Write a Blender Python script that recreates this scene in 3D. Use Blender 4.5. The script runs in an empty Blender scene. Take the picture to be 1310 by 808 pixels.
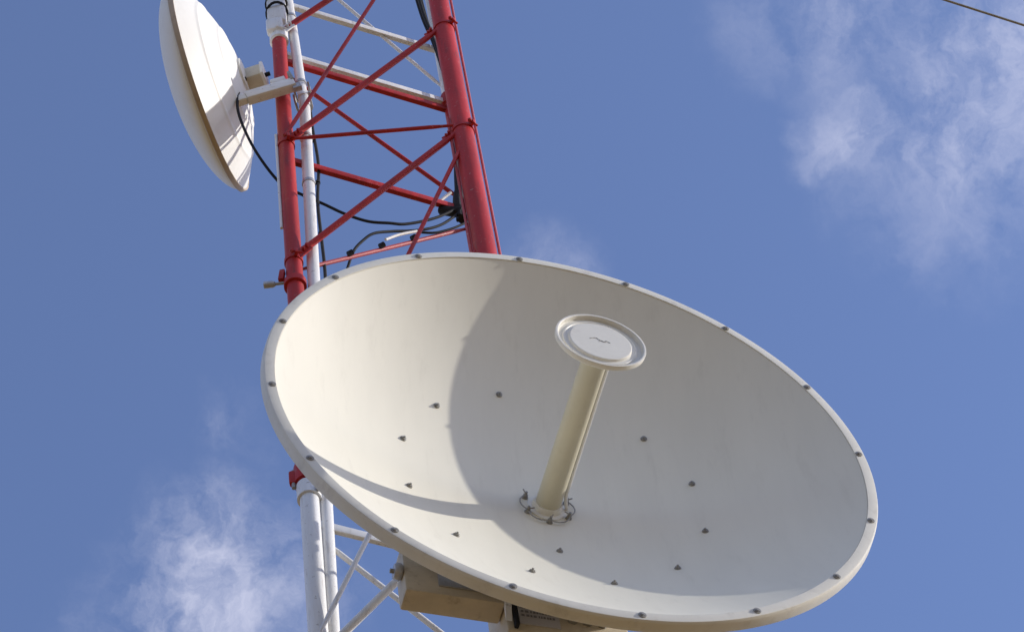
import bpy, bmesh, math, random
from mathutils import Vector, Matrix
C = bpy.context.scene.collection
S = bpy.context.scene
R = math.radians
PI = math.pi
random.seed(7)

# ------------------------------------------------------------------ camera
cam_d = bpy.data.cameras.new('camera')
cam = bpy.data.objects.new('camera', cam_d)
C.objects.link(cam)
RIGHT = Vector((0.98161, 0.16141, -0.10195))
UP = Vector((0.19091, -0.82992, 0.52419))
FWD = Vector((0.0, 0.53402, 0.84547))
cam.matrix_world = Matrix(((RIGHT.x, UP.x, -FWD.x, 0), (RIGHT.y, UP.y, -FWD.y, 0), (RIGHT.z, UP.z, -FWD.z, 1.6), (0, 0, 0, 1)))
cam_d.sensor_width = 36
cam_d.lens = 94.8
cam_d.clip_start = 0.1
cam_d.clip_end = 20000
S.camera = cam

# ------------------------------------------------------------------ world, sun, exposure
SUN_EL, SUN_AZ = 24.6, 7.55            # degrees above the horizon, degrees from +X towards +Y
sun_dir = Vector((math.cos(R(SUN_AZ))*math.cos(R(SUN_EL)), math.sin(R(SUN_AZ))*math.cos(R(SUN_EL)), math.sin(R(SUN_EL))))
sun_d = bpy.data.lights.new('sun', 'SUN')
sun_d.energy = 2.85
sun_d.angle = R(0.53)
sun_d.color = (1.0, 0.955, 0.885)
sun = bpy.data.objects.new('sun', sun_d)
sun.rotation_euler = sun_dir.to_track_quat('Z', 'Y').to_euler()
sun.location = (20, 3, 20)
C.objects.link(sun)
S.view_settings.view_transform = 'Standard'
S.view_settings.look = 'None'
S.view_settings.gamma = 1
S.view_settings.use_curve_mapping = False
S.view_settings.exposure = 0.42

w = bpy.data.worlds.new('World')
S.world = w
w.use_nodes = True
nt = w.node_tree
nt.nodes.clear()


def N(tree, kind, **kw):
    n = tree.nodes.new(kind)
    for k, v in kw.items():
        if k.startswith('i_'):
            key = k[2:]
            n.inputs[int(key) if key.isdigit() else key].default_value = v
        else:
            setattr(n, k, v)
    return n


def build_sky(nt):
    L = nt.links.new
    out = N(nt, 'ShaderNodeOutputWorld')
    bg = N(nt, 'ShaderNodeBackground')
    bg.inputs['Strength'].default_value = 0.145
    sky = N(nt, 'ShaderNodeTexSky', sky_type='NISHITA', sun_disc=False)
    sky.sun_elevation = R(SUN_EL)
    sky.sun_rotation = R(90 - SUN_AZ)
    sky.altitude = 0
    sky.air_density = 1.0
    sky.dust_density = 0.8
    sky.ozone_density = 5.5
    tc = N(nt, 'ShaderNodeTexCoord')
    vec = tc.outputs['Generated']

    def math_n(op, a, b=None):
        m = N(nt, 'ShaderNodeMath', operation=op)
        for i, x in enumerate((a, b)):
            if x is None:
                continue
            if isinstance(x, (int, float)):
                m.inputs[i].default_value = x
            else:
                L(x, m.inputs[i])
        return m.outputs[0]

    def blob(d, r0, r1):
        # soft patch of cloud round a direction of the sky
        d = Vector(d).normalized()
        ds = N(nt, 'ShaderNodeVectorMath', operation='DISTANCE')
        L(warp, ds.inputs[0])
        ds.inputs[1].default_value = d
        mr = N(nt, 'ShaderNodeMapRange', interpolation_type='SMOOTHSTEP')
        L(ds.outputs['Value'], mr.inputs['Value'])
        mr.inputs['From Min'].default_value = r0
        mr.inputs['From Max'].default_value = r1
        mr.inputs['To Min'].default_value = 1
        mr.inputs['To Max'].default_value = 0
        return mr.outputs['Result']

    # warped direction so that patch outlines are ragged
    wn = N(nt, 'ShaderNodeTexNoise', i_Scale=26.0, i_Detail=5.0, i_Roughness=0.6)
    L(vec, wn.inputs['Vector'])
    sub = N(nt, 'ShaderNodeVectorMath', operation='SUBTRACT')
    L(wn.outputs['Color'], sub.inputs[0])
    sub.inputs[1].default_value = (0.5, 0.5, 0.5)
    sc = N(nt, 'ShaderNodeVectorMath', operation='SCALE')
    L(sub.outputs[0], sc.inputs[0])
    sc.inputs['Scale'].default_value = 0.045
    ad = N(nt, 'ShaderNodeVectorMath', operation='ADD')
    L(vec, ad.inputs[0])
    L(sc.outputs[0], ad.inputs[1])
    warp = ad.outputs[0]
    # streaky fibres: the direction is squeezed along one axis
    mp = N(nt, 'ShaderNodeMapping')
    mp.inputs['Rotation'].default_value = (0.0, 0.0, R(28))
    mp.inputs['Scale'].default_value = (1.0, 0.62, 1.0)
    L(warp, mp.inputs['Vector'])
    f1 = N(nt, 'ShaderNodeTexNoise', i_Scale=26.0, i_Detail=8.0, i_Roughness=0.58)
    L(mp.outputs[0], f1.inputs['Vector'])
    f2 = N(nt, 'ShaderNodeTexNoise', i_Scale=95.0, i_Detail=6.0, i_Roughness=0.6)
    L(mp.outputs[0], f2.inputs['Vector'])
    fib = math_n('ADD', math_n('MULTIPLY', f1.outputs['Fac'], 0.75), math_n('MULTIPLY', f2.outputs['Fac'], 0.25))
    mr = N(nt, 'ShaderNodeMapRange', interpolation_type='SMOOTHSTEP')
    L(fib, mr.inputs['Value'])
    mr.inputs['From Min'].default_value = 0.34
    mr.inputs['From Max'].default_value = 0.72
    fibre = mr.outputs['Result']
    # patches in this part of the sky
    cover = None
    for d, r0, r1, a in CLOUDS:
        b = math_n('MULTIPLY', blob(d, r0, r1), a)
        cover = b if cover is None else math_n('MAXIMUM', cover, b)
    # unseen rest of the sky: scattered thin cloud, cover raised to fill the shade
    g = N(nt, 'ShaderNodeTexNoise', i_Scale=5.0, i_Detail=3.0, i_Roughness=0.5)
    L(vec, g.inputs['Vector'])
    gm = N(nt, 'ShaderNodeMapRange', interpolation_type='SMOOTHSTEP')
    L(g.outputs['Fac'], gm.inputs['Value'])
    gm.inputs['From Min'].default_value = 0.38
    gm.inputs['From Max'].default_value = 0.62
    far = N(nt, 'ShaderNodeVectorMath', operation='DISTANCE')
    L(vec, far.inputs[0])
    far.inputs[1].default_value = FWD
    fm = N(nt, 'ShaderNodeMapRange', interpolation_type='SMOOTHSTEP')
    L(far.outputs['Value'], fm.inputs['Value'])
    fm.inputs['From Min'].default_value = 0.24
    fm.inputs['From Max'].default_value = 0.40
    cover = math_n('MAXIMUM', cover, math_n('MULTIPLY', gm.outputs['Result'], fm.outputs['Result']))
    dens = math_n('MULTIPLY', cover, fibre)
    # a faint even veil of high haze
    dens = math_n('ADD', math_n('MULTIPLY', dens, 0.62), VEIL)
    mix = N(nt, 'ShaderNodeMixRGB')
    L(dens, mix.inputs['Fac'])
    gain = N(nt, 'ShaderNodeVectorMath', operation='MULTIPLY')
    L(sky.outputs['Color'], gain.inputs[0])
    gain.inputs[1].default_value = (1.05, 0.965, 1.05)
    L(gain.outputs[0], mix.inputs['Color1'])
    mix.inputs['Color2'].default_value = CLOUD_COL
    L(mix.outputs['Color'], bg.inputs['Color'])
    L(bg.outputs[0], out.inputs['Surface'])


VEIL = 0.035
CLOUD_COL = (5.6, 5.5, 6.2, 1)
CLOUDS = [((0.176, 0.492, 0.853), 0.000, 0.072, 0.62),
          ((0.195, 0.470, 0.860), 0.000, 0.085, 0.62),
          ((0.140, 0.455, 0.880), 0.000, 0.050, 0.50),
          ((0.112, 0.458, 0.882), 0.000, 0.032, 0.26),
          ((0.134, 0.493, 0.859), 0.000, 0.030, 0.62),
          ((0.165, 0.520, 0.838), 0.000, 0.050, 0.30),
          ((-0.122, 0.587, 0.801), 0.000, 0.048, 0.90),
          ((-0.138, 0.605, 0.784), 0.000, 0.055, 0.95),
          ((-0.115, 0.605, 0.788), 0.000, 0.055, 0.85),
          ((-0.108, 0.547, 0.830), 0.000, 0.022, 0.28),
          ((0.012, 0.526, 0.850), 0.000, 0.030, 0.45)]
build_sky(nt)


# ------------------------------------------------------------------ materials
def material(name, col, rough=0.5, var=0.08, dirt=None, dirt_amt=0.0, dirt_scale=6.0, streak=False, bump=0.04, bump_scale=60.0, spec=0.5, metal=0.0, chips=None):
    m = bpy.data.materials.new(name)
    m.use_nodes = True
    t = m.node_tree
    L = t.links.new
    b = t.nodes['Principled BSDF']
    tc = N(t, 'ShaderNodeTexCoord')
    n1 = N(t, 'ShaderNodeTexNoise', i_Scale=dirt_scale, i_Detail=7.0, i_Roughness=0.6)
    if streak:
        mp = N(t, 'ShaderNodeMapping')
        mp.inputs['Scale'].default_value = streak
        L(tc.outputs['Object'], mp.inputs['Vector'])
        L(mp.outputs[0], n1.inputs['Vector'])
    else:
        L(tc.outputs['Object'], n1.inputs['Vector'])
    r1 = N(t, 'ShaderNodeMapRange')
    L(n1.outputs['Fac'], r1.inputs['Value'])
    r1.inputs['From Min'].default_value = 0.3
    r1.inputs['From Max'].default_value = 0.7
    r1.inputs['To Min'].default_value = 1 - var
    r1.inputs['To Max'].default_value = 1 + var
    mul = N(t, 'ShaderNodeVectorMath', operation='SCALE')
    mul.inputs[0].default_value = col
    L(r1.outputs[0], mul.inputs['Scale'])
    colour = mul.outputs[0]
    if dirt:
        n2 = N(t, 'ShaderNodeTexNoise', i_Scale=dirt_scale*2.3, i_Detail=9.0, i_Roughness=0.68)
        L(n1.inputs['Vector'].links[0].from_socket, n2.inputs['Vector'])
        r2 = N(t, 'ShaderNodeMapRange', interpolation_type='SMOOTHSTEP')
        L(n2.outputs['Fac'], r2.inputs['Value'])
        r2.inputs['From Min'].default_value = 0.52
        r2.inputs['From Max'].default_value = 0.74
        r2.inputs['To Max'].default_value = dirt_amt
        mx = N(t, 'ShaderNodeMixRGB')
        L(r2.outputs[0], mx.inputs['Fac'])
        L(colour, mx.inputs['Color1'])
        mx.inputs['Color2'].default_value = (*dirt, 1)
        colour = mx.outputs[0]
    if chips:
        # small flakes of worn paint
        n4 = N(t, 'ShaderNodeTexNoise', i_Scale=55.0, i_Detail=5.0, i_Roughness=0.7)
        L(tc.outputs['Object'], n4.inputs['Vector'])
        r4 = N(t, 'ShaderNodeMapRange', interpolation_type='SMOOTHSTEP')
        L(n4.outputs['Fac'], r4.inputs['Value'])
        r4.inputs['From Min'].default_value = 0.62
        r4.inputs['From Max'].default_value = 0.68
        r4.inputs['To Max'].default_value = 0.75
        mx2 = N(t, 'ShaderNodeMixRGB')
        L(r4.outputs[0], mx2.inputs['Fac'])
        L(colour, mx2.inputs['Color1'])
        mx2.inputs['Color2'].default_value = (*chips, 1)
        colour = mx2.outputs[0]
    L(colour, b.inputs['Base Color'])
    b.inputs['Roughness'].default_value = rough
    b.inputs['Specular IOR Level'].default_value = spec
    b.inputs['Metallic'].default_value = metal
    if bump:
        n3 = N(t, 'ShaderNodeTexNoise', i_Scale=bump_scale, i_Detail=4.0)
        L(tc.outputs['Object'], n3.inputs['Vector'])
        bp = N(t, 'ShaderNodeBump')
        bp.inputs['Strength'].default_value = bump
        bp.inputs['Distance'].default_value = 0.01
        L(n3.outputs['Fac'], bp.inputs['Height'])
        L(bp.outputs[0], b.inputs['Normal'])
    return m


M_DISH = material('dish_enamel', (0.735, 0.70, 0.585), 0.5, 0.03, (0.46, 0.42, 0.33), 0.17, 2.6, streak=(3.2, 0.55, 1.6), bump=0.02, bump_scale=14, spec=0.35)
M_RIM = material('rim_paint', (0.67, 0.645, 0.56), 0.5, 0.05, (0.36, 0.32, 0.26), 0.35, 7.0, bump=0.03, spec=0.4)
M_POST = material('feed_fibreglass', (0.58, 0.54, 0.40), 0.35, 0.06, (0.40, 0.35, 0.22), 0.3, 8.0, bump=0.03)
M_HAT = material('hat_paint', (0.73, 0.705, 0.62), 0.45, 0.04, (0.5, 0.46, 0.38), 0.3, 10.0, bump=0.03)
M_MOUNT = material('mount_paint', (0.54, 0.46, 0.33), 0.55, 0.14, (0.26, 0.19, 0.12), 0.6, 9.0, bump=0.06)
M_GALV = material('galvanised_steel', (0.42, 0.42, 0.43), 0.45, 0.18, (0.22, 0.19, 0.16), 0.4, 20.0, bump=0.06, metal=0.6)
M_BOLT = material('weathered_bolt', (0.30, 0.29, 0.265), 0.5, 0.25, (0.14, 0.09, 0.06), 0.5, 60.0, bump=0.05, metal=0.2)
M_RED = material('red_mast_paint', (0.40, 0.026, 0.024), 0.45, 0.24, (0.16, 0.03, 0.028), 0.75, 5.0, streak=(3.0, 3.0, 0.5), bump=0.09, spec=0.22, chips=(0.40, 0.22, 0.19))
M_RED2 = material('faded_red_paint', (0.44, 0.065, 0.065), 0.5, 0.16, (0.22, 0.05, 0.05), 0.4, 8.0, bump=0.06, chips=(0.6, 0.4, 0.38))
M_WHITE = material('white_mast_paint', (0.74, 0.735, 0.72), 0.45, 0.07, (0.38, 0.32, 0.26), 0.5, 6.0, streak=(4.0, 4.0, 0.45), bump=0.08, chips=(0.30, 0.25, 0.21))
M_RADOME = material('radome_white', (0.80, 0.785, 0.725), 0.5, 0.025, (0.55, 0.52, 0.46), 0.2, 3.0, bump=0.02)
M_EDGE = material('tan_edge_band', (0.44, 0.35, 0.25), 0.6, 0.15, (0.2, 0.13, 0.08), 0.4, 9.0)
M_BOX = material('cream_casing', (0.64, 0.58, 0.44), 0.5, 0.06, (0.40, 0.32, 0.2), 0.35, 14.0)
M_BLACK = material('black_rubber', (0.018, 0.018, 0.02), 0.7, 0.2, bump=0.05, spec=0.2)
M_TIE = material('white_cable_tie', (0.78, 0.76, 0.72), 0.5, 0.05)
M_TUBE = material('white_glossy_tube', (0.82, 0.81, 0.77), 0.15, 0.03, bump=0, spec=0.8)
M_LABEL = material('grey_label_film', (0.46, 0.43, 0.42), 0.4, 0.05)
M_INK = material('dark_ink', (0.20, 0.185, 0.18), 0.6, 0.1, bump=0)
M_SOIL = material('tan_soil', (0.25, 0.165, 0.07), 0.95, 0.18, (0.13, 0.12, 0.05), 0.5, 0.35, bump=0.5, bump_scale=3.0, spec=0.1)


# ------------------------------------------------------------------ builders
def make_obj(name, verts, faces, mat, parent=None, smooth=40, loc=None):
    me = bpy.data.meshes.new(name)
    me.from_pydata([tuple(v) for v in verts], [], faces)
    bm = bmesh.new()
    bm.from_mesh(me)
    bmesh.ops.recalc_face_normals(bm, faces=bm.faces)
    bm.to_mesh(me)
    bm.free()
    if smooth:
        me.polygons.foreach_set('use_smooth', [True]*len(me.polygons))
        me.set_sharp_from_angle(angle=R(smooth))
    me.materials.append(mat)
    o = bpy.data.objects.new(name, me)
    C.objects.link(o)
    if parent is not None:
        o.parent = parent
    if loc is not None:
        o.location = loc
    return o


class Geo:
    def __init__(self):
        self.v, self.f = [], []

    def add(self, v, f):
        k = len(self.v)
        self.v += [Vector(x) for x in v]
        self.f += [tuple(i + k for i in q) for q in f]
        return self

    def tube(self, pts, r, n=12, caps=True):
        pts = [Vector(p) for p in pts]
        rs = r if isinstance(r, (list, tuple)) else [r]*len(pts)
        t0 = (pts[1] - pts[0]).normalized()
        a = t0.orthogonal().normalized()
        v, f = [], []
        for i, p in enumerate(pts):
            if i == 0:
                t = t0
            elif i == len(pts) - 1:
                t = (pts[i] - pts[i-1]).normalized()
            else:
                t = ((pts[i+1] - pts[i]).normalized() + (pts[i] - pts[i-1]).normalized()).normalized()
            a = (a - t*a.dot(t)).normalized()
            b = t.cross(a)
            for k in range(n):
                an = 2*PI*k/n
                v.append(p + (a*math.cos(an) + b*math.sin(an))*rs[i])
        for i in range(len(pts) - 1):
            for k in range(n):
                k2 = (k + 1) % n
                f.append((i*n + k, i*n + k2, (i+1)*n + k2, (i+1)*n + k))
        if caps:
            f.append(tuple(range(n))[::-1])
            f.append(tuple(range((len(pts)-1)*n, len(pts)*n)))
        return self.add(v, f)

    def box(self, c, ax, ay, az, bevel=0.0):
        # centre and three half-extent vectors, with chamfered edges
        c, ax, ay, az = Vector(c), Vector(ax), Vector(ay), Vector(az)
        bm = bmesh.new()
        bmesh.ops.create_cube(bm, size=2)
        la, lb, lc = ax.length, ay.length, az.length
        for q in bm.verts:
            q.co = Vector((q.co.x*la, q.co.y*lb, q.co.z*lc))
        if bevel:
            bmesh.ops.bevel(bm, geom=bm.edges[:], offset=bevel, segments=2, affect='EDGES', profile=0.5)
        ua, ub, uc = ax.normalized(), ay.normalized(), az.normalized()
        bm.verts.index_update()
        v = [c + ua*q.co.x + ub*q.co.y + uc*q.co.z for q in bm.verts]
        f = [tuple(q.index for q in fa.verts) for fa in bm.faces]
        bm.free()
        return self.add(v, f)

    def lathe(self, prof, n=96, o=(0, 0, 0), close=False):
        # (radius, height) profile round local Z
        o = Vector(o)
        v, f, rings = [], [], []
        for r, z in prof:
            if r < 1e-6:
                rings.append([len(v)])
                v.append(o + Vector((0, 0, z)))
            else:
                rings.append(list(range(len(v), len(v) + n)))
                for k in range(n):
                    v.append(o + Vector((r*math.cos(2*PI*k/n), r*math.sin(2*PI*k/n), z)))
        pairs = list(zip(rings, rings[1:]))
        if close:
            pairs.append((rings[-1], rings[0]))
        for A, B in pairs:
            for k in range(n):
                k2 = (k + 1) % n
                if len(A) == 1 and len(B) == 1:
                    continue
                if len(A) == 1:
                    f.append((A[0], B[k2], B[k]))
                elif len(B) == 1:
                    f.append((A[k], A[k2], B[0]))
                else:
                    f.append((A[k], A[k2], B[k2], B[k]))
        return self.add(v, f)

    def shifted(self, off):
        off = Vector(off)
        self.v = [p - off for p in self.v]
        return self

    def obj(self, name, mat, parent=None, smooth=40, loc=None):
        return make_obj(name, self.v, self.f, mat, parent, smooth, loc)


def thing(name, label, cat, loc, group=None, mat3=None):
    o = bpy.data.objects.new(name, None)
    o.empty_display_size = 0.2
    C.objects.link(o)
    if mat3 is None:
        o.location = loc
    else:
        o.matrix_world = Matrix.Translation(Vector(loc)) @ mat3.to_4x4()
    return tag(o, label, cat, group)


def tag(o, label, cat, group=None):
    o['label'] = label
    o['category'] = cat
    if group:
        o['group'] = group
    return o


def smooth_path(pts, k=8):
    # Catmull-Rom through the points
    pts = [Vector(p) for p in pts]
    P = [pts[0]*2 - pts[1]] + pts + [pts[-1]*2 - pts[-2]]
    out = []
    for i in range(1, len(P) - 2):
        a, b, c, d = P[i-1:i+3]
        for j in range(k):
            t = j/k
            out.append(0.5*((2*b) + (c - a)*t + (2*a - 5*b + 4*c - d)*t*t + (3*b - a - 3*c + d)*t**3))
    out.append(pts[-1])
    return out


def copy_part(o, parent, loc, rot=None):
    c = o.copy()
    C.objects.link(c)
    c.parent = parent
    c.location = loc
    if rot is not None:
        c.rotation_euler = rot
    for ch in o.children:
        d = ch.copy()
        C.objects.link(d)
        d.parent = c
    return c


# ------------------------------------------------------------------ ground
g = Geo()
g.lathe([(0, 0), (6, 0.0), (40, 0.0), (400, 0), (6000, 0)], 64)
ground = g.obj('ground', M_SOIL, smooth=None)
ground['kind'] = 'structure'

# ------------------------------------------------------------------ lattice mast
LEG_L = Vector((-0.7528, 5.0206, 0))
LEG_R = Vector((-0.0517, 5.0420, 0))
LEG_B = Vector((-0.0867, 5.4128, 0))
RAD = {'L': 0.0315, 'R': 0.0425, 'B': 0.030}
XY = {'L': LEG_L, 'R': LEG_R, 'B': LEG_B}
BASE = (LEG_L + LEG_R + LEG_B)/3
mast = thing('lattice_mast', 'tall red and white painted steel lattice mast standing behind the big dish', 'radio mast', BASE)


def at(leg, z):
    return XY[leg] + Vector((0, 0, z))


BANDS = {'L': [0, 2.22, 5.51, 8.77, 12.09, 15.4], 'R': [0, 2.22, 5.51, 8.80, 12.58, 15.4], 'B': [0, 2.22, 5.51, 8.72, 11.96, 15.4]}
COLS = ['w', 'r', 'w', 'r', 'w']
LEGS = {}
for k in 'LRB':
    b = BANDS[k]
    for i in range(5):
        z0, z1 = b[i] + 0.0015, b[i+1] - 0.0015
        gg = Geo().tube([at(k, z0), at(k, z0 + (z1-z0)/2), at(k, z1)], RAD[k], 24).shifted(BASE)
        o = gg.obj('leg', M_RED if COLS[i] == 'r' else M_WHITE, mast)
        o['label'] = 'red painted tubular leg section' if COLS[i] == 'r' else 'white painted tubular leg section'
        LEGS[k, i] = o
        # bolted sleeve at the foot of each section
        fl = Geo().lathe([(RAD[k]+0.0005, -0.045), (RAD[k]+0.009, -0.04), (RAD[k]+0.009, 0.04), (RAD[k]+0.0005, 0.045)], 24).shifted(BASE - at(k, z0) if i else BASE - at(k, 0.05))
        if (k, i) == ('L', 3):
            continue
        fo = fl.obj('sleeve', M_RED if (COLS[i] == 'r' or COLS[max(i-1, 0)] == 'r') and k != 'L' else M_WHITE, o)


def band_of(k, z):
    for i in range(5):
        if BANDS[k][i] <= z < BANDS[k][i+1]:
            return i
    return 4


def collar(k, z, tilt=0.0, mat=None, rad=0.004, h=0.012):
    i = band_of(k, z)
    r = RAD[k]
    gg = Geo().lathe([(r+0.0004, -h), (r+rad, -h), (r+rad, h), (r+0.0004, h)], 24)
    # clamp ears and bolt
    gg.box((0, -r-rad-0.008, 0), (0.006, 0, 0), (0, 0.012, 0), (0, 0, h), 0.001)
    gg.tube([(-0.024, -r-rad-0.012, 0), (0.024, -r-rad-0.012, 0)], 0.005, 8)
    gg.tube([(-0.020, -r-rad-0.012, 0), (-0.012, -r-rad-0.012, 0)], 0.009, 6)
    o = gg.obj('collar', mat or (M_RED if COLS[i] == 'r' else M_WHITE), LEGS[k, i], loc=at(k, z) - BASE)
    o.rotation_euler = (0, 0, tilt)
    return o


def brace(a, za, b, zb, r, col, name, gap=0.0, ratio=None, off=(0, 0, 0)):
    off = Vector(off)
    p, q = at(a, za) + off, at(b, zb) + off
    d = (q - p).normalized()
    p2, q2 = p + d*(RAD[a]*0.6), q - d*(RAD[b]*0.6)
    gg = Geo().tube([p2, p2 + d*0.05, p2 + d*0.09, q2 - d*0.09, q2 - d*0.05, q2], [r*0.75, r*0.75, r, r, r*0.75, r*0.75], 12).shifted(BASE)
    m = {'r': M_RED, 'w': M_WHITE, 'f': M_RED2}[col]
    return gg.obj(name, m, mast)


def angle_iron(a, z, b, col):
    # horizontal angle section: upright flange to the front, foot flange along the bottom
    p, q = at(a, z), at(b, z)
    d = (q - p).normalized()
    s = Vector((d.y, -d.x, 0))
    p2, q2 = p + d*(RAD[a]*0.8), q - d*(RAD[b]*0.8)
    c, h = (p2 + q2)/2, d*((q2 - p2).length/2)
    gg = Geo().box(c + s*0.008, h, s*0.0025, Vector((0, 0, 0.017)), 0.001)
    gg.box(c - s*0.0055, h, s*0.0108, Vector((0, 0, 0.0025)) , 0.001)
    gg.v = [v - BASE for v in gg.v]
    return gg.obj('horizontal_brace', M_RED if col == 'r' else M_WHITE, mast, 30)



# front face: thick struts rising from the left leg to the right leg
for za, zb, col in ((12.10, 12.855, 'r'), (11.11, 11.908, 'r'), (10.20, 10.979, 'r'), (9.27, 10.061, 'r'), (7.87, 8.709, 'w'), (6.93, 7.79, 'w'), (6.0, 6.86, 'w'),
                    (4.6, 5.5, 'r'), (3.66, 4.6, 'r'), (2.7, 3.66, 'r'), (1.2, 2.15, 'w'), (0.25, 1.2, 'w'), (13.0, 13.94, 'w'), (13.94, 14.9, 'w')):
    brace('L', za, 'R', zb, 0.0135, col, 'diagonal_brace', off=(0, -0.018, 0))
    collar('L', za, 0.4)
    if abs(zb - 10.061) > 0.01:
        collar('R', zb, 0.9)
# little gusset plates with bolt heads where the thick struts meet the legs
g_first = None
for k, zs in (('L', (12.10, 11.11, 10.20, 7.87)), ('R', (11.908, 10.979))):
    for z in zs:
        sgn = 1 if k == 'L' else -1
        gg = Geo()
        x0 = sgn*RAD[k]*0.85
        gg.add([(x0, -0.021, -0.012), (x0 + sgn*0.050, -0.021, sgn*0.045), (x0 + sgn*0.030, -0.021, sgn*0.085), (x0, -0.021, sgn*0.060),
                (x0, -0.015, -0.012), (x0 + sgn*0.050, -0.015, sgn*0.045), (x0 + sgn*0.030, -0.015, sgn*0.085), (x0, -0.015, sgn*0.060)],
               [(0, 1, 2, 3), (7, 6, 5, 4), (0, 4, 5, 1), (1, 5, 6, 2), (2, 6, 7, 3), (3, 7, 4, 0)])
        for u, v in ((0.018, 0.035), (0.030, 0.055)):
            gg.tube([(x0 + sgn*u, -0.013, sgn*v), (x0 + sgn*u, -0.038, sgn*v)], 0.0065, 6)
        i = band_of(k, z)
        gg.obj('gusset_plate', M_RED if COLS[i] == 'r' else M_WHITE, LEGS[k, i], 25, at(k, z) - BASE)
# front face: thin rods
for a, za, b, zb, col in (('L', 11.115, 'R', 10.992, 'r'), ('L', 11.12, 'R', 12.955, 'r'), ('R', 10.861, 'L', 8.86, 'r'), ('L', 7.95, 'R', 9.726, 'w'),
                          ('L', 7.05, 'R', 5.2, 'w'), ('L', 4.6, 'R', 4.6, 'r'), ('L', 1.2, 'R', 1.2, 'w')):
    brace(a, za, b, zb, 0.0085, col, 'tie_rod', off=(0, -0.036 if zb > 11.5 else -0.028, 0))
# rear left face
for z, col in ((12.455, 'w'), (11.945, 'w'), (11.878, 'r'), (10.995, 'r'), (9.75, 'r'), (8.565, 'w'), (7.6, 'w'), (6.6, 'w'), (5.6, 'w'), (4.6, 'r'), (3.6, 'r'), (2.6, 'r'), (1.3, 'w'), (0.3, 'w'), (13.4, 'w'), (14.4, 'w')):
    angle_iron('L', z, 'B', col)
for za, zb, r, col in ((13.10, 12.08, 0.0085, 'w'), (11.80, 11.075, 0.0095, 'r'), (10.157, 10.895, 0.0085, 'f'), (8.535, 7.84, 0.0095, 'w'), (6.55, 5.65, 0.0095, 'w'), (4.55, 3.65, 0.0095, 'r'), (2.5, 1.4, 0.0095, 'w')):
    brace('L', za, 'B', zb, r, col, 'diagonal_brace', off=(0, 0.012, 0))
# right face
for z, col in ((11.92, 'r'), (10.99, 'r'), (10.07, 'r'), (9.2, 'r'), (8.6, 'w'), (7.6, 'w'), (6.6, 'w'), (5.6, 'w'), (4.6, 'r'), (3.6, 'r'), (2.6, 'r'), (1.3, 'w'), (0.3, 'w')):
    brace('R', z, 'B', z, 0.010, col, 'horizontal_brace')

# climbing rod of thin conduit close to the right leg, and a white one on the left leg
gg = Geo().tube([at('R', z) + Vector((0.052, 0.018 + 0.006*math.sin(z*3), 0)) for z in [9.6 + 0.3*i for i in range(11)]], 0.0055, 8).shifted(BASE)
gg.obj('earth_strap', M_RED2, mast)
gg = Geo().tube([at('R', z) + Vector((-0.050, -0.012, 0)) for z in [9.0 + 0.3*i for i in range(8)]], 0.005, 8).shifted(BASE)
gg.obj('earth_strap', M_RED2, mast)
gg = Geo().tube([at('L', z) + Vector((-0.036, -0.010, 0)) for z in [10.45 + 0.15*i for i in range(6)]], 0.006, 8).shifted(BASE)
gg.obj('conduit', M_WHITE, mast)

# white splice clamp above the paint line of the left leg
gg = Geo()
gg.box(at('L', 12.33) + Vector((0.0, -0.012, 0)), (0.040, 0, 0), (0, 0.034, 0), (0, 0, 0.150), 0.012)
gg.box(at('L', 12.145) + Vector((-0.010, -0.030, 0)), (0.036, 0, 0), (0, 0.022, 0), (0, 0, 0.052), 0.010)
sp = gg.shifted(BASE).obj('splice_clamp', M_WHITE, mast)
for z in (12.40, 12.31):
    s = Geo()
    pts = [at('L', z) + Vector((0.045*math.cos(a), -0.012 + 0.050*math.sin(a), 0.012*math.cos(a+1))) for a in [2*PI*i/20 for i in range(21)]]
    s.tube(pts, 0.006, 8, False)
    s.shifted(BASE).obj('strap', M_BLACK, sp)

# red sleeve with a hanging bolt at the foot of the red left leg section
gg = Geo().lathe([(0.032, -0.022), (0.046, -0.022), (0.048, 0.0), (0.046, 0.07), (0.032, 0.07)], 24)
gg.box((-0.042, -0.012, 0.012), (0.018, 0, 0), (0, 0.012, 0), (0, 0, 0.032), 0.005)
o = gg.obj('sleeve', M_RED, LEGS['L', 3], loc=at('L', 8.80) - BASE)
Geo().tube([(-0.046, -0.014, -0.045), (-0.046, -0.014, 0.05)], 0.007, 8).obj('bolt', M_BOLT, o)
gg = Geo().lathe([(0.032, -0.07), (0.040, -0.07), (0.041, 0.0), (0.032, 0.003)], 24)
o = gg.obj('sleeve', M_WHITE, LEGS['L', 2], loc=at('L', 8.765) - BASE)
Geo().tube([(0.032, -0.030, -0.055), (0.055, -0.034, -0.058)], 0.012, 8).obj('bolt', M_BOLT, o)


# ------------------------------------------------------------------ mounting pipes beside the left leg
def pipe(name, label, a, b, r, rings, straight_n=16):
    a, b = Vector(a), Vector(b)
    o = thing(name, label, 'pipe', a)
    Geo().tube([a, a.lerp(b, 0.5), b], r, 24).shifted(a).obj('tube', M_WHITE, o)
    for t in rings:
        p = a.lerp(b, t)
        d = (b - a).normalized()*0.009
        Geo().tube([p - d, p + d], r + 0.003, 24).shifted(a).obj('ring', M_GALV, o)
    return o


pipe('mounting_pipe', 'long white antenna mounting pipe running down beside the left mast leg', (-0.7205, 5.05, 7.55), (-0.6690, 5.05, 11.58), 0.0235, (0.812, 0.905, 0.30))
pipe('conduit_pipe', 'short white upper pipe ending at the small dish bracket', (-0.6735, 5.042, 11.54), (-0.7130, 5.042, 12.78), 0.021, (0.10, 0.62))

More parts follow.
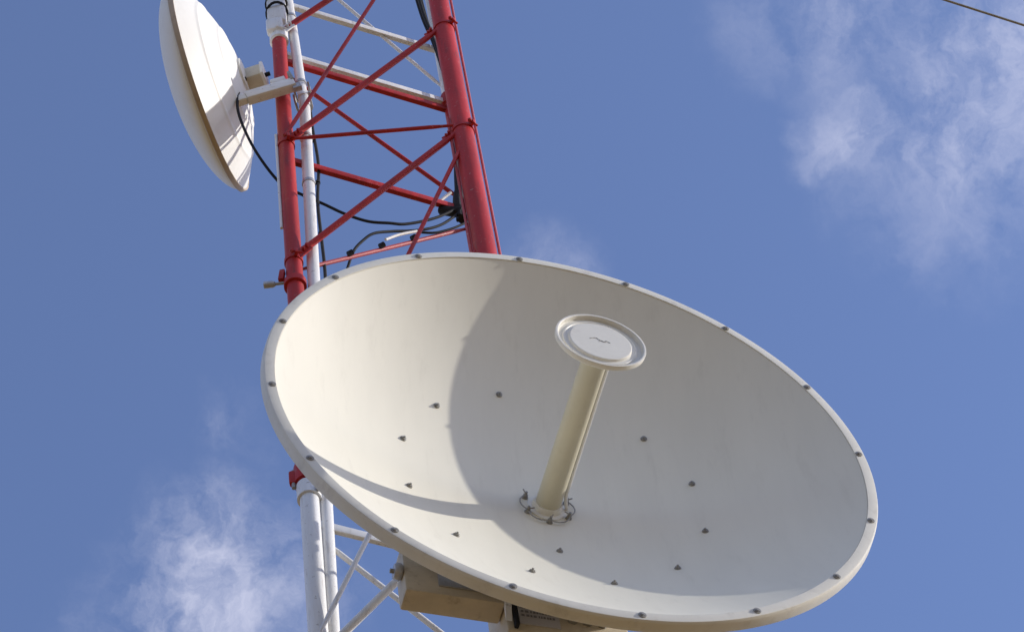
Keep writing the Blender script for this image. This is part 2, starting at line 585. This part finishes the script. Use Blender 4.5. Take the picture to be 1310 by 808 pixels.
# clamp with a long bolt sticking out to the left below the collar
o = thing('pipe_clamp', 'dark clamp with a long bolt sticking out left of the red leg', 'clamp', at('L', 10.04))
Geo().lathe([(0.0318, -0.016), (0.042, -0.016), (0.042, 0.016), (0.0318, 0.016)], 24).obj('band', M_RED, o)
Geo().tube([(-0.03, -0.012, 0.005), (-0.075, -0.012, 0.012)], 0.006, 8).obj('bolt', M_BOLT, o)
Geo().tube([(-0.072, -0.012, 0.0115), (-0.082, -0.012, 0.013), (-0.112, -0.012, 0.018)], [0.010, 0.0135, 0.0135], 10).obj('nut', M_GALV, o)
Geo().box((-0.046, -0.01, 0.06), (0.010, 0, 0), (0, 0.012, 0), (0.004, 0, 0.032), 0.003).obj('lug', M_RED, o)

# ------------------------------------------------------------------ big dish
DC = Vector((0.1203, 4.461, 8.0361))
DN = Vector((0.4087, -0.9127, 0.0)).normalized()
DV = Vector((0, 0, 1))
DU = DV.cross(DN)
DM = Matrix((DU, DV, DN)).transposed()
dish = thing('large_dish_antenna', 'large cream parabolic dish antenna tilted towards the viewer in front of the mast', 'dish antenna', DC, None, DM)
RI, SAG = 0.887, 0.316
F4 = RI*RI/SAG


def zf(r):
    return r*r/F4 - SAG


prof = [(0.0, zf(0))] + [(RI*i/40, zf(RI*i/40)) for i in range(1, 41)]
# bowl: inner skin, then a 12 mm thick back skin
shell = Geo().lathe(prof + [(RI + 0.003, -0.02)] + [(RI*i/40, zf(RI*i/40) - 0.014) for i in range(39, 0, -1)] + [(0.0, zf(0) - 0.014)], 192)
shell.obj('reflector', M_DISH, dish, 30)
rim = Geo().lathe([(RI - 0.0005, -0.004), (RI + 0.0015, 0.0035), (0.9150, 0.004), (0.9175, 0.003), (0.9205, -0.003), (0.9212, -0.006), (0.9222, -0.031), (0.921, -0.035), (0.917, -0.037),
                   (0.904, -0.037), (0.898, -0.034), (RI + 0.004, -0.030)], 192, close=True)
rim.obj('rim', M_RIM, dish, 35)

# rim bolts: washer, hexagon head and a short thread end
bm_ = Geo()
bm_.lathe([(0.0, 0.002), (0.0112, 0.002), (0.0112, 0.0), ], 16)
bm_.tube([(0, 0, 0.001), (0, 0, 0.0046)], 0.0080, 6)
bm_.tube([(0, 0, 0.004), (0, 0, 0.0062)], 0.0045, 8)
first = None
for i in range(16):
    a = R(4.49 + 22.5*i)
    loc = Vector((0.9*math.cos(a), 0.9*math.sin(a), 0.0042))
    rot = (random.uniform(-.06, .06), random.uniform(-.06, .06), random.uniform(0, 6))
    if first is None:
        first = bm_.obj('rim_bolt', M_BOLT, dish, 30, loc)
        first.rotation_euler = rot
    else:
        copy_part(first, dish, loc, rot)

# bolts through the bowl
bs = Geo()
bs.lathe([(0.0, 0.0022), (0.0100, 0.0022), (0.0108, -0.002)], 12)
bs.tube([(0, 0, 0.001), (0, 0, 0.006)], 0.0080, 6)
bs.tube([(0, 0, 0.005), (0, 0, 0.011)], 0.0034, 8)
first = None
spots = [(0.465, 15.3 + 30*i) for i in range(12)] + [(0.241, -88.8)]
for r, deg in spots:
    a = R(deg)
    loc = Vector((r*math.cos(a), r*math.sin(a), zf(r) + 0.0005))
    nrm = Vector((-2*r/F4*math.cos(a), -2*r/F4*math.sin(a), 1)).normalized()
    rot = nrm.to_track_quat('Z', 'Y').to_euler()
    if first is None:
        first = bs.obj('surface_bolt', M_BOLT, dish, 30, loc)
        first.rotation_euler = rot
    else:
        copy_part(first, dish, loc, rot)

# feed: post, collar, hat
ZV = -SAG
post = Geo().lathe([(0.0, ZV + 0.004), (0.0385, ZV + 0.004), (0.0380, -0.10), (0.0375, 0.20), (0.044, 0.232), (0.05, 0.243), (0.0, 0.243)], 48)
feed = post.obj('feed_post', M_POST, dish, 35)
# thin white tube running up the right side of the post
Geo().tube([(0.062, 0.004, ZV + 0.006), (0.052, 0.002, ZV + 0.030), (0.0445, 0.0, ZV + 0.06), (0.0440, 0.0, 0.0), (0.0435, 0.0, 0.225)], 0.0058, 12).obj('feed_tube', M_TUBE, feed, 60)
coll = Geo().lathe([(0.0388, ZV + 0.001), (0.060, ZV + 0.001), (0.060, ZV + 0.005), (0.047, ZV + 0.007), (0.044, ZV + 0.024), (0.0388, ZV + 0.024)], 48)
coll.obj('collar', M_HAT, feed)
hat = Geo().lathe([(0.0, 0.2435), (0.046, 0.2435), (0.060, 0.252), (0.118, 0.262), (0.130, 0.266), (0.1338, 0.270), (0.1345, 0.281), (0.1335, 0.2842), (0.1290, 0.2845), (0.1268, 0.2830), (0.1250, 0.2710),
                   (0.1235, 0.2700), (0.1215, 0.2700), (0.1130, 0.2700), (0.1112, 0.2703), (0.1105, 0.2728), (0.109, 0.2742), (0.1055, 0.2742), (0.1040, 0.2725), (0.1020, 0.2720), (0.096, 0.2722), (0.0945, 0.2730), (0.0925, 0.2790), (0.0905, 0.2802), (0.0895, 0.2803), (0.0875, 0.2803), (0.0, 0.2803)], 96)
hat_o = hat.obj('subreflector', M_HAT, dish, 30)
# faint dark script-like squiggle in the middle of the hat face
mk = Geo()
mk.tube(smooth_path([(-0.034, 0.004, 0.2804), (-0.022, 0.010, 0.2806), (-0.012, 0.012, 0.2806), (-0.004, 0.004, 0.2806), (0.006, -0.002, 0.2806), (0.016, 0.003, 0.2806), (0.028, -0.003, 0.2806)], 5), [0.0005 + 0.0008*abs(math.sin(i*0.7)) for i in range(31)], 6)
mk.tube(smooth_path([(-0.006, -0.004, 0.2804), (0.002, 0.002, 0.2806), (0.012, -0.004, 0.2806), (0.020, 0.006, 0.2806)], 4), 0.0009, 6)
mk.obj('mark', M_BOLT, hat_o)
# bolts round the foot of the post, with a lock wire threaded between them
fb = Geo()
fb.lathe([(0.0, 0.003), (0.010, 0.003), (0.010, 0.0)], 12)
fb.tube([(0, 0, 0.002), (0, 0, 0.012)], 0.0078, 6)
fb.tube([(0, 0, 0.010), (0, 0, 0.022)], 0.0042, 8)
fb.tube([(0, 0, 0.014), (0.016, 0.006, 0.020)], 0.0022, 6)
first = None
for i in range(6):
    a = R(30 + 60*i)
    loc = Vector((0.073*math.cos(a), 0.073*math.sin(a), zf(0.073)))
    if first is None:
        first = fb.obj('feed_bolt', M_BOLT, dish, 30, loc)
    else:
        copy_part(first, dish, loc, (0, 0, random.uniform(0, 6)))
pts = []
for deg in range(150, 395, 10):
    a = R(deg)
    rr = 0.073 + 0.012*abs(math.sin((deg - 150)/60*PI))
    pts.append((rr*math.cos(a), rr*math.sin(a), zf(0.073) + 0.010))
Geo().tube(pts, 0.0022, 6).obj('lock_wire', M_BOLT, dish)

# the mount behind: hub drum, arm beam, cast clamp body on the right mast leg
hub = Geo().lathe([(0.19, zf(0.19) - 0.0150), (0.235, zf(0.235) - 0.016), (0.225, -0.42), (0.21, -0.43), (0.0, -0.43)], 64)
hub.obj('hub', M_MOUNT, dish)
ring = Geo().lathe([(0.452, zf(0.452) - 0.0150), (0.452, -0.31), (0.48, -0.31), (0.48, zf(0.48) - 0.0150)], 96)
ring.obj('back_ring', M_MOUNT, dish)
bx = Geo().box((-0.293, -0.292, -0.428), (0.146, 0, 0), (0, 0.105, 0), (0, 0, 0.039), 0.008)
beam = bx.obj('mount_arm', M_MOUNT, dish, 30)
Geo().box((-0.270, -0.322, -0.3865), (0.070, 0, 0), (0, 0.040, 0), (0, 0, 0.0025), 0.001).obj('slot_plate', M_GALV, beam)  # grey plate standing in for the darker recessed slot of the arm
Geo().lathe([(0.0, 0.012), (0.022, 0.012), (0.026, 0.006), (0.026, -0.006), (0.022, -0.012), (0, -0.012)], 20).obj('adjuster_knob', M_GALV, beam, loc=Vector((-0.452, -0.300, -0.405))).rotation_euler = (0, R(90), 0)
Geo().tube([(-0.43, -0.300, -0.405), (-0.475, -0.300, -0.405)], 0.007, 10).obj('stud', M_BOLT, beam)
# support strut from the ring to the arm
Geo().box((-0.36, -0.24, -0.350), (0.02, 0, 0), (0, 0.03, 0), (0, 0, 0.05), 0.004).obj('bracket', M_MOUNT, beam)
cl = Geo()
cl.box((0.040, -0.36, -0.488), (0.185, 0, 0), (0, 0.125, 0), (0, 0, 0.078), 0.012)
cl.box((0.0805, -0.36, -0.6115), (0.085, 0, 0), (0, 0.115, 0), (0, 0, 0.045), 0.012)
body = cl.obj('clamp_body', M_MOUNT, dish, 30)
gus = Geo()
gus.add([(-0.150, -0.46, -0.40), (-0.150, -0.24, -0.40), (-0.150, -0.24, -0.335), (-0.132, -0.46, -0.40), (-0.132, -0.24, -0.40), (-0.132, -0.24, -0.335)],
        [(0, 1, 2), (3, 5, 4), (0, 3, 4, 1), (1, 4, 5, 2), (2, 5, 3, 0)])
gus.obj('gusset', M_WHITE, body, None)
lab = Geo().box((-0.045, -0.405, -0.4085), (0.060, 0, 0), (0, 0.048, 0), (0, 0, 0.0015))
lab_o = lab.obj('label_plate', M_LABEL, body, None)
ink = Geo()
for j in range(3):
    x = -0.098
    while x < 0.0:
        wv = random.uniform(0.003, 0.010)
        ink.box((x + wv/2, -0.378 - j*0.018, -0.4062), (wv/2, 0, 0), (0, 0.0045, 0), (0, 0, 0.0004))
        x += wv + random.uniform(0.002, 0.006)
ink.obj('print', M_INK, lab_o, None)
Geo().box((-0.118, -0.425, -0.402), (0.006, 0, 0), (0, 0.052, 0), (0, 0, 0.010), 0.002).obj('clip', M_BLACK, body)
for x in (0.055, 0.100, 0.145):
    b = Geo().tube([(x, -0.405, -0.412), (x, -0.405, -0.388)], 0.016, 6)
    b.tube([(x, -0.405, -0.39), (x, -0.405, -0.375)], 0.008, 8)
    b.obj('clamp_bolt', M_BOLT, body)
for y in (-0.29, -0.43):
    pts = [(0.0805 + 0.062*math.cos(a), y, -0.618 - 0.062*math.sin(a)) for a in [PI*i/12 for i in range(13)]]
    Geo().tube([(0.1425, y, -0.55)] + pts + [(0.0185, y, -0.55)], 0.008, 10).obj('u_bolt', M_GALV, body)

# ------------------------------------------------------------------ small dish with radome
SC = Vector((-1.0473,4.9684,11.662))
SN = Vector((-0.9911,0.1313,-0.0215)).normalized()
SV = (Vector((0, 0, 1)) - SN*SN.z).normalized()
SU = SV.cross(SN)
SM = Matrix((SU, SV, SN)).transposed()
small = thing('radome_dish_antenna', 'small white dish with a bulging radome cover mounted high left of the mast', 'dish antenna', SC, None, SM)
RS = 0.448
pr = [(RS*i/24, -0.152*(1 - (i/24)**2) - 0.006) for i in range(25)]


def ridge(r):
    return sum(0.0034*math.exp(-((r - q)/0.008)**2) for q in (0.215, 0.335))


pr = []
for i in range(0, 145):
    r = RS*i/144
    pr.append((r, -0.006 - 0.142*(1 - (r/RS)**2) - ridge(r)))
Geo().lathe(pr, 128).obj('reflector', M_RADOME, small, 60)
Geo().lathe([(RS - 0.004, -0.0065), (RS + 0.008, -0.008), (RS + 0.010, -0.004), (RS + 0.010, 0.012), (RS + 0.006, 0.015), (RS - 0.004, 0.012)], 128, close=True).obj('rim', M_EDGE, small)
Geo().lathe([(RS - 0.003, 0.0125)] + [(RS*math.cos(t)*0.995, 0.0125 + 0.134*math.sin(t)**1.15) for t in [PI/2*i/24 for i in range(1, 24)]] + [(0, 0.1465)], 128).obj('radome', M_RADOME, small, 60)


# radio unit at the back of the small dish: square casing with a lit side cover
def from_world(p, P, Mx):
    return Mx.transposed() @ (Vector(p) - P)


UC = from_world((-0.866, 4.985, 11.680), SC, SM)
ux, uy = Vector((1, 0, 0)), Vector((0, 1, 0))
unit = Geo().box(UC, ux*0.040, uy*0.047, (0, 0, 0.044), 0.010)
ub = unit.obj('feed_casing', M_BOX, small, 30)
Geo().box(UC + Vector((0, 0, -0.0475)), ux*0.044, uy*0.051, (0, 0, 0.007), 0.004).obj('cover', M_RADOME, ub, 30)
Geo().tube([UC + Vector((0.01, -0.02, -0.052)), UC + Vector((0.01, -0.02, -0.076))], 0.010, 8).obj('connector', M_BLACK, ub)
Geo().tube([UC + Vector((0.036, -0.042, 0.030)), UC + Vector((0.040, -0.062, 0.028))], 0.011, 8).obj('connector', M_BLACK, ub)
Geo().lathe([(0.07, -0.138), (0.07, -0.154), (0.0, -0.158)], 40).obj('back_plate', M_RADOME, small)

# mounting arm: two nested channels from the dish back to the pipe
A0 = from_world((-0.892, 4.955, 11.457), SC, SM)
A1 = from_world((-0.689, 4.955, 11.500), SC, SM)
d = (A1 - A0).normalized()
sx = d.cross(Vector((0, 1, 0))).normalized()
sy = sx.cross(d).normalized()
hl = (A1 - A0).length/2
arm = Geo().box((A0 + A1)/2, d*hl, sy*0.030, sx*0.020, 0.003).obj('mounting_arm', M_WHITE, small, 30)
c2 = A0.lerp(A1, 0.72) + sy*0.053
Geo().box(c2, d*hl*0.30, sy*0.022, sx*0.016, 0.003).obj('upper_channel', M_WHITE, arm, 30)
pc = from_world((-0.675, 5.02, 11.625), SC, SM)
Geo().box(A0.lerp(A1, 0.98) + sy*0.050, d*0.007, sy*0.036, sx*0.024, 0.002).obj('clamp_plate', M_BOLT, arm, 30)
Geo().box(A0.lerp(A1, 1.0) - sy*0.030, d*0.018, sy*0.020, sx*0.012, 0.003).obj('clamp_plate', M_GALV, arm, 30)
for z in (11.47, 11.56):
    pts = [Vector((-0.671 + 0.031*math.sin(a), 5.050 + 0.031*math.cos(a), z)) for a in [-PI/2 + PI*i/12 for i in range(13)]]
    pts = [Vector((-0.703, 4.985, z))] + pts + [Vector((-0.641, 4.985, z))]
    Geo().tube([from_world(p, SC, SM) for p in pts], 0.005, 8).obj('u_bolt', M_GALV, arm)
# stays holding the arm to the dish back
Geo().box(A0 - d*0.024, d*0.0235, sy*0.024, sx*0.016, 0.004).obj('arm_foot', M_RADOME, arm, 30)


# ------------------------------------------------------------------ cables
def cable(label, pts, r, mat=M_BLACK, name='cable', group=None, k=8):
    p = smooth_path(pts, k)
    o0 = p[0].copy()
    o = Geo().tube(p, r, 10).shifted(o0).obj(name, mat, None, 60, o0)
    return tag(o, label, 'cable', group)


cable('black cable sagging from the small dish across the mast to the rear leg',
      [(-0.905, 4.950, 11.625), (-0.920, 4.945, 11.53), (-0.926, 4.945, 11.33), (-0.874, 4.975, 11.056), (-0.793, 5.065, 10.90), (-0.717, 5.10, 10.84), (-0.636, 5.125, 10.775), (-0.563, 5.155, 10.723), (-0.48, 5.195, 10.700),
       (-0.40, 5.23, 10.715), (-0.335, 5.266, 10.745), (-0.225, 5.319, 10.84), (-0.125, 5.37, 10.975)], 0.0060)
cable('dark cable strapped down the right side of the long white pipe',
      [(-0.655, 5.085, 11.62), (-0.650, 5.092, 11.338), (-0.640, 5.095, 11.035), (-0.655, 5.095, 10.75), (-0.652, 5.095, 10.45), (-0.650, 5.095, 10.188), (-0.66, 5.1, 9.7), (-0.67, 5.1, 9.2)], 0.0065)
BRL = lambda t: at('L', 10.157).lerp(at('B', 10.895), t) + Vector((0, -0.004, 0))
cable('black cable tied along the faded red diagonal brace and dropping behind the big dish',
      [(-0.62, 5.16, 10.13), (-0.575, 5.17, 10.33), (-0.545, 5.175, 10.46), (-0.505, 5.18, 10.535), (-0.46, 5.19, 10.59), (-0.39, 5.235, 10.655), (-0.33, 5.27, 10.695), (-0.262, 5.30, 10.735), (-0.20, 5.335, 10.81), (-0.13, 5.37, 10.93)], 0.0058)
cable('dark lead running up from the tied brace to the rear leg',
      [(-0.285, 5.29, 10.70), (-0.23, 5.315, 10.72), (-0.16, 5.345, 10.78), (-0.10, 5.375, 10.86)], 0.0050)
for i, (dx, dy) in enumerate(((-0.060, 0.0), (-0.072, 0.022), (-0.050, 0.030))):
    cable(['outermost black feeder cable running up the rear leg', 'middle black feeder cable of the bundle on the rear leg', 'innermost black feeder cable hidden against the rear leg'][i],
          [LEG_B + Vector((dx + 0.02, dy - 0.05, 10.9)), LEG_B + Vector((dx*.4, dy - 0.04, 11.3)), LEG_B + Vector((0.01, dy - 0.05, 11.8)), LEG_B + Vector((0.0 + dx*.1, dy - 0.06, 12.2)), LEG_B + Vector((dx*.35, dy - 0.07, 12.45)),
           LEG_B + Vector((dx*.8, dy - 0.08, 12.75)), LEG_B + Vector((dx, dy - 0.08, 13.2)), LEG_B + Vector((dx, dy - 0.06, 14.4))], 0.0075, group='feeder cables on the rear leg')

for i, (x, y, z) in enumerate(((-0.651, 5.0905, 11.25), (-0.6485, 5.095, 10.9), (-0.653, 5.095, 10.5))):
    tag(Geo().lathe([(0.0066, -0.006), (0.0105, -0.006), (0.0105, 0.006), (0.0066, 0.006)], 12).obj('cable_tie', M_BLACK, None, 40, Vector((x, y, z))),
        ['black tie on the pipe cable, highest of the three', 'black tie on the pipe cable, middle of the three', 'black tie on the pipe cable, lowest of the three'][i], 'cable tie', 'ties on the pipe cable')
# dark splice kit on the rear leg where the cables meet
o = thing('cable_splice', 'black wrapped cable splice strapped to the rear mast leg', 'cable splice', LEG_B + Vector((-0.03, -0.03, 10.97)))
Geo().tube(smooth_path([(0.0, 0, -0.07), (-0.012, 0, 0.0), (-0.006, 0, 0.10), (0.008, 0, 0.17)]), 0.022, 12).obj('wrap', M_BLACK, o)
Geo().tube(smooth_path([(0.0, -0.005, -0.02), (-0.05, -0.01, -0.005), (-0.085, -0.012, 0.02)]), [0.022]*8 + [0.021]*8 + [0.017], 12).obj('boot', M_BLACK, o)
Geo().tube(smooth_path([(-0.125, -0.03, 0.012), (-0.09, -0.034, 0.035), (-0.055, -0.034, 0.075), (-0.03, -0.034, 0.10)]), 0.0065, 8).obj('tie', M_TIE, o)
# white and black ties round the strapped brace
for i, t in enumerate((0.30, 0.475, 0.655)):
    p = BRL(t)
    tag(Geo().tube([(-0.009, -0.004, -0.009), (0.009, -0.004, 0.002)], 0.0115, 10).obj('cable_tie', M_BLACK, None, 40, p),
        ['black cable tie at the lower end of the faded red brace', 'black cable tie halfway along the faded red brace', 'black cable tie under the white sleeve on the red brace'][i], 'cable tie', 'cable ties on the brace')
tag(Geo().tube(smooth_path([BRL(0.50) + Vector((0, -0.016, 0.012)), BRL(0.58) + Vector((0, -0.018, 0.020)), BRL(0.68) + Vector((0, -0.018, 0.014))]), 0.006, 8).shifted(BRL(0.5)).obj('cable_sleeve', M_TIE, None, 60, BRL(0.5)),
    'short white cable sleeve lying along the faded red brace', 'cable sleeve')

# overhead wire crossing the upper right corner, with a slight sag
a, b = Vector((2.337, 5.944, 13.0)), Vector((2.643, 6.122, 13.0))
dd = (b - a).normalized()
pts = [a + dd*s + Vector((0, 0, 0.0006*s*s)) for s in [-6 + 0.5*i for i in range(80)]]
o0 = pts[0].copy()
tag(Geo().tube(pts, 0.0062, 8).shifted(o0).obj('overhead_wire', M_BOLT, None, 60, o0), 'thin dark overhead wire crossing the upper right corner of the sky', 'wire')
